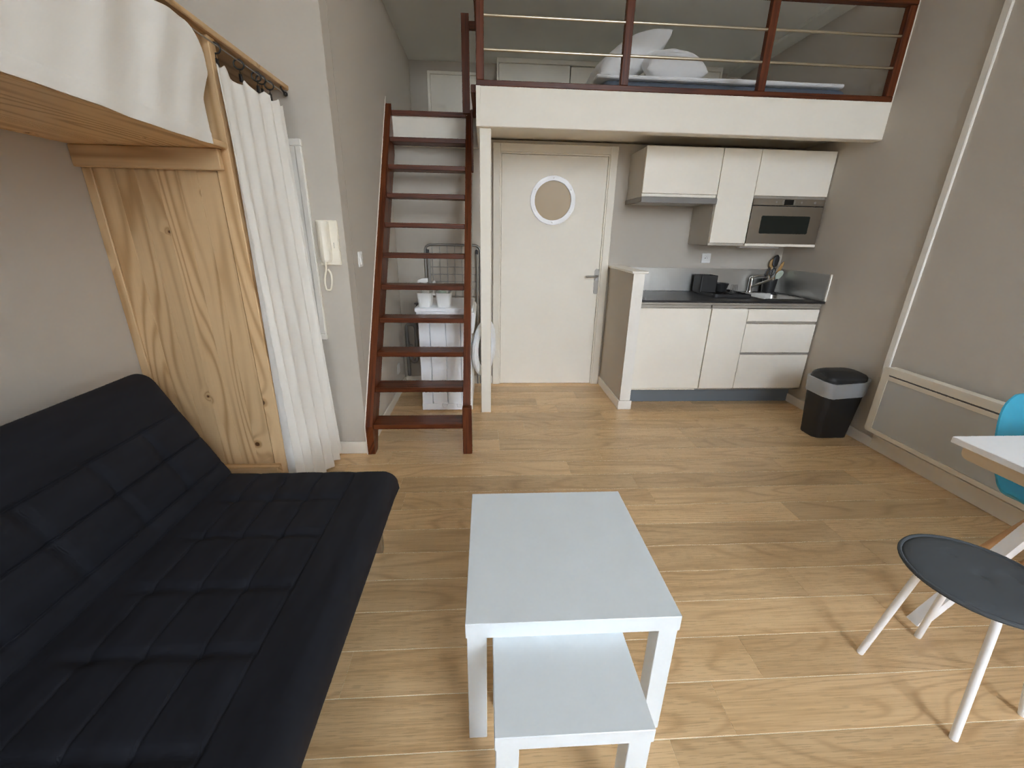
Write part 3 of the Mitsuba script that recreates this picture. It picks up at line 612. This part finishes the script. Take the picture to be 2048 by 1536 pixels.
# rod, rings, clips, curtains
RX, RZ = -.999, 2.034
rod = thing('curtain_rod', 'thin dark curtain wire under the top board of the pine wardrobe', 'curtain rod')
add('wire', tube([(RX, -.34, RZ), (RX, 2.505, RZ)], .0028, 8), 'steel_dull', rod, smooth=40)
add('hook', tube(arc([(RX, 2.46, 2.0525), (RX, 2.46, 2.045), (RX+.008, 2.475, 2.03), (RX, 2.49, 2.024), (RX-.004, 2.50, 2.034)], .01), .004, 8), 'black_iron', rod, smooth=40)
add('finial', trimesh.creation.icosphere(2, .010).apply_translation([RX, 2.506, RZ]), 'black_iron', rod, smooth=True)
def ring_clip(y, label, group):
    rk_ = thing('curtain_ring', label, 'curtain ring', group)
    t = np.linspace(0, 2*np.pi, 24, endpoint=False)
    add('ring', tube(np.c_[RX+.017*np.cos(t), y+.006*np.cos(t), RZ-.013+.017*np.sin(t)], .0028, 8, closed=True), 'black_iron', rk_, smooth=40)
    add('clip', cat(tube([(RX, y, RZ-.030), (RX, y, RZ-.046)], .0016, 6), hull([(RX+a, y+b, RZ+c) for a in (-.004, .004) for b, c in ((-.006, -.046), (.006, -.046), (-.008, -.072), (.008, -.072))])), 'black_iron', rk_)
CY = [1.922, 2.082, 2.220, 2.259, 2.333]
for y, o in zip(CY, ('first black curtain ring beside the front post, clipping the long wardrobe curtain', 'second black curtain ring from the post, clipping the long wardrobe curtain', 'third black curtain ring from the post, left of the touching pair on the wardrobe curtain', 'fourth black curtain ring from the post, right of the touching pair on the wardrobe curtain', 'last black curtain ring towards the intercom wall on the wardrobe curtain')): ring_clip(y, o, 'curtain rings under the pine top board')
ring_clip(1.655, 'black curtain ring above the white curtain of the overhead shelf', 'curtain rings under the pine top board')
def sag(y, cs, z0, amp):
    cs = sorted(cs); out = np.full_like(y, z0)
    for a, b in zip(cs[:-1], cs[1:]):
        m = (y >= a) & (y <= b); t = (y-a)/(b-a); out = np.where(m, z0-amp*(b-a)*4*t*(1-t), out)
    return out
def wc(u, v):
    """u along the rail, v from top to bottom"""
    ytop = 1.860+(2.395-1.860)*u; ybot = 1.858+(2.478-1.858)*u; y = ytop*(1-v)+ybot*v
    zt = sag(ytop, [1.84]+CY+[2.41], RZ-.066, .22)
    ph = 2*np.pi*(6.2*u+.35*np.sin(5*u+.8))+.8*meshkit.noise(np.stack([u*4, v*1.5, 0*u], -1), 4); amp = .007+.022*v
    x = np.maximum(-.978+amp*np.sin(ph)+.006*np.sin(29*u+3*v)+.010*v, np.where(y < 1.95, -.9975, -1.03))
    y = y+.012*v*np.cos(ph)
    zb = .012+.012*(np.sin(ph*.5)*.5+.5)
    return np.stack([x, y, zt*(1-v)+zb*v], -1)
add('wardrobe_curtain', grid(wc, 200, 60, .0012), 'curtain_white', smooth=True, label='long white curtain hanging to the floor in front of the pine wardrobe', cat='curtain')
add('hem', grid(lambda u, v: wc(u, .966+v*.0345)+np.array([.0016, 0, 0]), 200, 6, .0012), 'curtain_white', 'wardrobe_curtain', smooth=True)
def oc(u, v):
    y = -.30+(1.795+.30)*u
    zt = 2.030-.006*(1-np.cos(2*np.pi*y/.34))-np.clip((y-1.725)/.07, 0, 1)**2*.06
    lean = y-.10*(1-v)                                # the folds hang at a slant
    f = np.sin(16*lean+1.6*np.sin(5*lean))*.55+.45*np.sin(37*lean+2+1.5*v)
    x = -.978+.013*f*(.35+.65*(1-v))+.002*v
    y2 = y+u**8*np.interp(v, [0, .2, .5, 1], [0, .012, -.035, -.044])
    zb = 1.679+.004*np.sin(7*y)
    return np.stack([x, y2, zt*(1-v)+zb*v], -1)
add('shelf_curtain', grid(oc, 320, 40, .0012), 'curtain_white', smooth=True, label='white gathered curtain closing the overhead shelf above the sofa', cat='curtain')
add('hem', grid(lambda u, v: oc(u, .875+v*.126)+np.array([.0016, 0, 0]), 320, 6, .0012), 'curtain_white', 'shelf_curtain', smooth=True)

# ------------------------------------------------------------------ sofa bed
sf = thing('sofa_bed', 'black quilted fabric sofa bed with a reclined back along the left wall', 'sofa')
YS = [1.443, 1.228, 1.0, .79, .57, .35, .13]
YA, YZ = -.20, 1.66
def quilt(s, y, seams, cross, L):
    """puffed height between lengthwise seams s and softer cross tucks"""
    e = [0.0]+list(seams)+[L]; h = np.zeros_like(s)
    for a, b in zip(e[:-1], e[1:]):
        t = np.clip((s-a)/(b-a), 0, 1); m = (s >= a) & (s <= b)
        h = np.where(m, np.power(np.clip(4*t*(1-t), 0, 1), .42), h)
    c = np.zeros_like(s)
    for yc in cross: c = np.maximum(c, np.exp(-((y-yc)/.016)**2))
    return h, c
def cushion(frame, L, seams, T, cross, name, edge_front=.05, damp=(.0, 1.)):
    """frame(s, n): maps the length s across and the height n to (x, z)"""
    ns, ny = 240, 150
    r = T/2
    def top(u, v):
        s, y = u*L, YA+v*(YZ-YA)
        h, c = quilt(s, y, seams, cross, L)
        ef = np.clip(np.minimum(y-YA, YZ-y)/.09, 0, 1)**.7
        gv = sum(np.exp(-((s-q)/.0032)**2) for q in seams)*ef
        h = h+(1-h)*(1-ef)
        inner = np.clip((s-seams[0]*.5)/.05, 0, 1)*np.clip((seams[-1]+.012-s)/.03, 0, 1)
        n = T-.012+.012*h-.017*c*inner*(1-.4*h)-.0028*gv+.004*(meshkit.noise(np.stack([s*9, y*9, 0*s], -1), 2)-.5)
        def rnd(d, rr): q = np.clip(1-d/rr, 0, 1); return rr*(1-np.sqrt(1-q*q))
        n = n-rnd(s, edge_front)-rnd(L-s, .065)-rnd(y-YA, .05)-rnd(YZ-y, .045)
        n = np.maximum(n, .012)
        x, z = frame(s, n); return np.stack([x, y+0*s, z], -1)
    def wu(n): # dense near the ends
        t = np.linspace(0, 1, n); return t
    g = grid(top, ns, ny)
    def bot(u, v):
        s, y = .02+u*(L-.04), YA+.01+v*(YZ-YA-.02); x, z = frame(s, 0*s); return np.stack([x, y, z], -1)
    b = grid(bot, ns, ny); b.faces = b.faces[:, ::-1]
    n = ns*ny; i = np.arange(n).reshape(ns, ny); edge = np.r_[i[:, 0], i[-1, 1:], i[-2::-1, -1], i[0, -2:0:-1]]; e2 = np.roll(edge, -1)
    V = np.vstack([g.vertices, b.vertices]); F = np.vstack([g.faces, b.faces+n, np.c_[edge, edge+n, e2], np.c_[e2, edge+n, e2+n]])
    return trimesh.Trimesh(V, F, process=False)
LSE = 1.09-.400
def fs(s, n): return -.385-s, .255+n-.012*np.clip(1-(LSE-s)/.5, 0, 1)*0
seatm = cushion(lambda s, n: (-1.165+s, .25+n), LSE+.075, [.18, .31, .448, .585], .15, YS, 'seat', .05)
seatm.apply_translation([0, 0, 0])
add('seat', seatm, 'sofa_black', sf, smooth=50)
bd = np.array([-.24, .48])/np.hypot(.24, .48); bn = np.array([.48, .24])/np.hypot(.24, .48)
backm = cushion(lambda s, n: (-1.09+bd[0]*s+bn[0]*(n-.14), .375+bd[1]*s+bn[1]*(n-.14)), .56, [.09, .225, .355], .14, YS, 'back', .04)
backm.faces = backm.faces[:, ::-1] if False else backm.faces
add('back', backm, 'sofa_black', sf, smooth=50)
add('seat_frame', bx(-1.06, -.44, YA+.05, YZ-.05, .215, .2495), 'black_iron', sf)
for x in (-.497, -1.03):
    for y in (1.585, -.12): add('leg', bx(x-.018, x+.018, y-.018, y+.018, 0, .2148, .004), "steel_dull", sf)
add('seam_piping', tube([(-1.093, YA+.06, .385), (-1.093, YZ-.05, .385)], .006, 8), 'sofa_black', sf, smooth=40) if False else None

# ------------------------------------------------------------------ coffee tables
def lack(name, x0, x1, y0, y1, h, ap, leg, label):
    t = thing(name, label, 'table', None)
    add('top', bx(x0, x1, y0, y1, h-ap, h, .0015), 'lacquer_white', t)
    e = .0035
    for a, b in ((x0+e, y0+e), (x1-leg-e, y0+e), (x0+e, y1-leg-e), (x1-leg-e, y1-leg-e)): add('leg', bx(a, a+leg, b, b+leg, 0, h-ap-.0002, .0015), 'lacquer_white', t)
lack('coffee_table', -.057, .515, .798, 1.370, .450, .050, .052, 'larger white square coffee table standing over the smaller one')
lack('side_table', .014, .360, .567, .935, .400, .040, .050, 'smaller white side table pushed under the larger coffee table')

# ------------------------------------------------------------------ right side: bin, heater, stool, dining table, chair
bn_ = thing('trash_bin', 'black waste bin with a silver band and black lid next to the wall heater', 'trash bin')
def loftr(levels, q=8):
    R = []
    for x0, x1, y0, y1, r, z in levels:
        c = np.array(rrect(x0, x1, y0, y1, r, q).exterior.coords)[:-1]; zz = z(c[:, 0], c[:, 1]) if callable(z) else np.full(len(c), z); R.append(np.c_[c, zz])
    n = len(R[0]); V = np.vstack(R+[[R[0].mean(0)], [R[-1].mean(0)]]); F = []
    for i in range(len(R)-1):
        for k in range(n):
            l = (k+1) % n; F += [[i*n+k, i*n+l, (i+1)*n+l], [i*n+k, (i+1)*n+l, (i+1)*n+k]]
    b = (len(R)-1)*n
    for k in range(n): l = (k+1) % n; F += [[len(V)-2, l, k], [len(V)-1, b+k, b+l]]
    return trimesh.Trimesh(V, F, process=False)
BX, BY = 2.58, 2.745
def bl_(z, grow=0): t = z/.45; hx, hy = .134+.03*t+grow, .088+.032*t+grow; return (BX-hx, BX+hx, BY-hy, BY+hy, min(.05+.01*t, hy-.006))
def wave(z): return lambda x, y: z-.028*np.sin(np.clip((x-BX+.165)/.33, 0, 1)*np.pi*1.0)*np.where(y < BY, 1.0, .3)+.012*np.clip((x-BX)/.16, -1, 1)
add('body', loftr([(*bl_(0), 0), (*bl_(.38), .38)]), 'bin_black', bn_, smooth=30)
add('band', loftr([(*bl_(.345, .006), wave(.345)), (*bl_(.45, .006), wave(.455)), (*bl_(.45, -.006), wave(.457)), (*bl_(.45, -.008), wave(.447))]), 'silver_plastic', bn_, smooth=40)
def lidz(t): return lambda x, y: wave(.468)(x, y)*(1-t)+.512*t
add('lid', loftr([(*bl_(.45, -.0085), wave(.449))]+[(*bl_(.45, -.0087-.085*(1-math.cos(t*math.pi/2))), lidz(math.sin(t*math.pi/2))) for t in np.linspace(0, 1, 9)]), 'bin_black', bn_, smooth=60)

ht = thing('wall_heater', 'long low cream electric panel heater with a grey front on the right wall', 'heater')
HX = 2.655
hy0, hy1 = .55, 2.505
add('case', bx(HX+.012, 2.735, hy0+.01, hy1-.006, .165, .608, .006), 'heater_cream', ht)
hf = rrect(hy0, hy1, .150, .612, .022).difference(rrect(hy0+.05, hy1-.048, .178, .530, .006))
add('frame', extr(hf, HX, HX+.0118, 'x'), 'heater_cream', ht)
add('grille_slot', bx(HX-.0005, HX+.006, hy0+.05, hy1-.05, .556, .566, .001), 'hose_grey', ht)
add('front_panel', bx(HX+.004, HX+.0115, hy0+.051, hy1-.049, .179, .529, .001), 'heater_grey', ht, label='grey heating panel')
add('lower_grille', bx(2.742, 2.7596, hy0+.02, hy1+.002, .001, .105, .003), 'heater_cream', ht)
for y in (.8, 2.2): add('wall_bracket', bx(2.7352, XR-.0005, y, y+.05, .25, .5), 'steel_dull', ht)

st = thing('stool', 'round stool on four splayed white tube legs beside the dining table', 'stool')
SX, SY = 1.478, .895
add('seat', lathe([(0, .428), (.150, .428), (.158, .432), (.158, .440), (0, .440)], (SX, SY, 0), 40), 'metal_white', st, smooth=40)
for a, b in ((1.337, 1.006), (1.611, 1.057), (1.386, .731), (1.677, .783)):
    dx, dy = a-SX, b-SY
    add('leg', tube(arc([(SX+dx*.35, SY+dy*.35, .418), (SX+dx*.66, SY+dy*.66, .418), (a, b, .0)], .05, 8), .0105, 14), 'metal_white', st, smooth=40)
cu = thing('seat_cushion', 'round dark grey felt cushion lying on the stool', 'cushion')
def cush(u, v):
    th = u*2*np.pi; r = v*.183; z = .4405+.020*np.power(np.clip(1-(v/1.0)**6, 0, 1), .5)
    x, y = r*np.cos(th), r*np.sin(th)
    for (a, b, d) in ((.0, .0, .006), (.0, .085, .004), (.085, -.01, .003)): z = z-d*np.exp(-((x-a)**2+(y-b)**2)/.0004)
    return np.stack([SX+x, SY+y, z], -1)
cb1 = grid(cush, 72, 30); cb1.faces = cb1.faces[:, ::-1]
cm = cat(cb1, lathe([(0, .4402), (.183, .4402), (.183, .441), (0, .441)], (SX, SY, 0), 72))
add('pad', cm, 'felt_grey', cu, smooth=50)
t = np.linspace(0, 2*np.pi, 80, endpoint=False)
add('piping', tube(np.c_[SX+.183*np.cos(t), SY+.183*np.sin(t), np.full(80, .449)], .006, 8, closed=True), 'felt_grey', cu, smooth=40)

dt = thing('dining_table', 'white dining table on trestle legs at the right edge', 'table')
TX0, TX1, TY0, TY1 = 1.667, 2.63, .30, 1.246
add('top', bx(TX0, TX1, TY0, TY1, .717, .740, .002), 'table_white', dt)
ap = rrect(-.5, TY1-.035, .668, .7168, .0001) if False else None
app = Polygon([(TY0+.03, .7168), (TY0+.03, .672), (TY1-.055, .672), (TY1-.044, .6735), (TY1-.036, .678), (TY1-.030, .686), (TY1-.028, .697), (TY1-.028, .7168)])
add('apron', extr(app, TX0+.022, TX0+.040, 'x'), 'apron_beige', dt, label='beige rail under the top'); add('apron', extr(app, TX1-.040, TX1-.022, 'x'), 'apron_beige', dt)
def bar(a, b, w, d):
    a, b = np.array(a, float), np.array(b, float); return hull([p+np.array([sx*w/2, sy*d/2, 0]) for p in (a, b) for sx in (-1, 1) for sy in (-1, 1)])
xc = (TX0+TX1)/2
for y in (1.12, .42):
    add('leg', bar((1.670, y, 0), (2.150, y, .7165), .040, .042), 'metal_white', dt); add('leg', bar((2.61, y, 0), (2.20, y, .7165), .040, .042), 'metal_white', dt)
add('stretcher', bx(2.145, 2.205, .442, 1.098, .645, .70), 'metal_white', dt)

ch = thing('dining_chair', 'turquoise shell chair with wooden legs pushed under the dining table', 'chair')
CX, CYB = 2.295, 1.44
def shell(u, v):
    a = u*2-1; tt = v
    # profile: front lip -> seat -> back
    yp = PchipInterpolator( [0, .1, .35, .5, .62, .75, 1], [1.03, 1.06, 1.20, 1.32, 1.385, 1.42, 1.46])(tt)
    zp = PchipInterpolator( [0, .1, .35, .5, .62, .75, 1], [.400, .412, .397, .402, .465, .575, .822])(tt)
    k = np.array([1, 2, 3, 2, 1.]); k /= k.sum()
    w = PchipInterpolator([0, .05, .12, .4, .62, .85, .93, .97, 1], [.165, .195, .215, .240, .242, .232, .222, .205, .170])(tt)
    bowl = np.interp(tt, [0, .3, .55, .8, 1], [.3, .8, 1, .6, .35])
    x = CX+a*w
    z = zp+.075*bowl*np.abs(a)**2.4*np.clip(1-(tt-.45)/.3, 0, 1)
    y = yp-.075*bowl*np.abs(a)**2.4*np.clip((tt-.4)/.25, 0, 1)
    return np.stack([x, y, z], -1)
sm = grid(shell, 40, 60)
V = np.array(sm.vertices); N = np.array(sm.vertex_normals); i = np.arange(40*60).reshape(40, 60); edge = np.r_[i[:, 0], i[-1, 1:], i[-2::-1, -1], i[0, -2:0:-1]]; e2 = np.roll(edge, -1); n = len(V)
add('shell', trimesh.Trimesh(np.vstack([V, V-N*.006]), np.vstack([sm.faces, sm.faces[:, ::-1]+n, np.c_[edge, edge+n, e2], np.c_[e2, edge+n, e2+n]]), process=False), 'teal_shell', ch, smooth=60)
for sx, sy, fx, fy in ((-.135, 1.03, -.20, .90), (.135, 1.03, .20, .90), (-.122, 1.24, -.169, 1.391), (.135, 1.24, .185, 1.391)):
    add('leg', tube([(CX+fx, fy, 0), (CX+sx, sy, .38)], [.012, .020], 14), 'beech', ch, smooth=40)
    add('bracket', cat(hull([(CX+sx+a, sy+b, z) for a in (-.012, .012) for b in (-.02, .02) for z in (.375, .425)]), tube([(CX+sx, sy, .375), (CX+sx*.2, 1.135, .41)], .005, 8)), 'black_iron', ch)
scene = {k: v for k, v in scene.items() if v is not None}
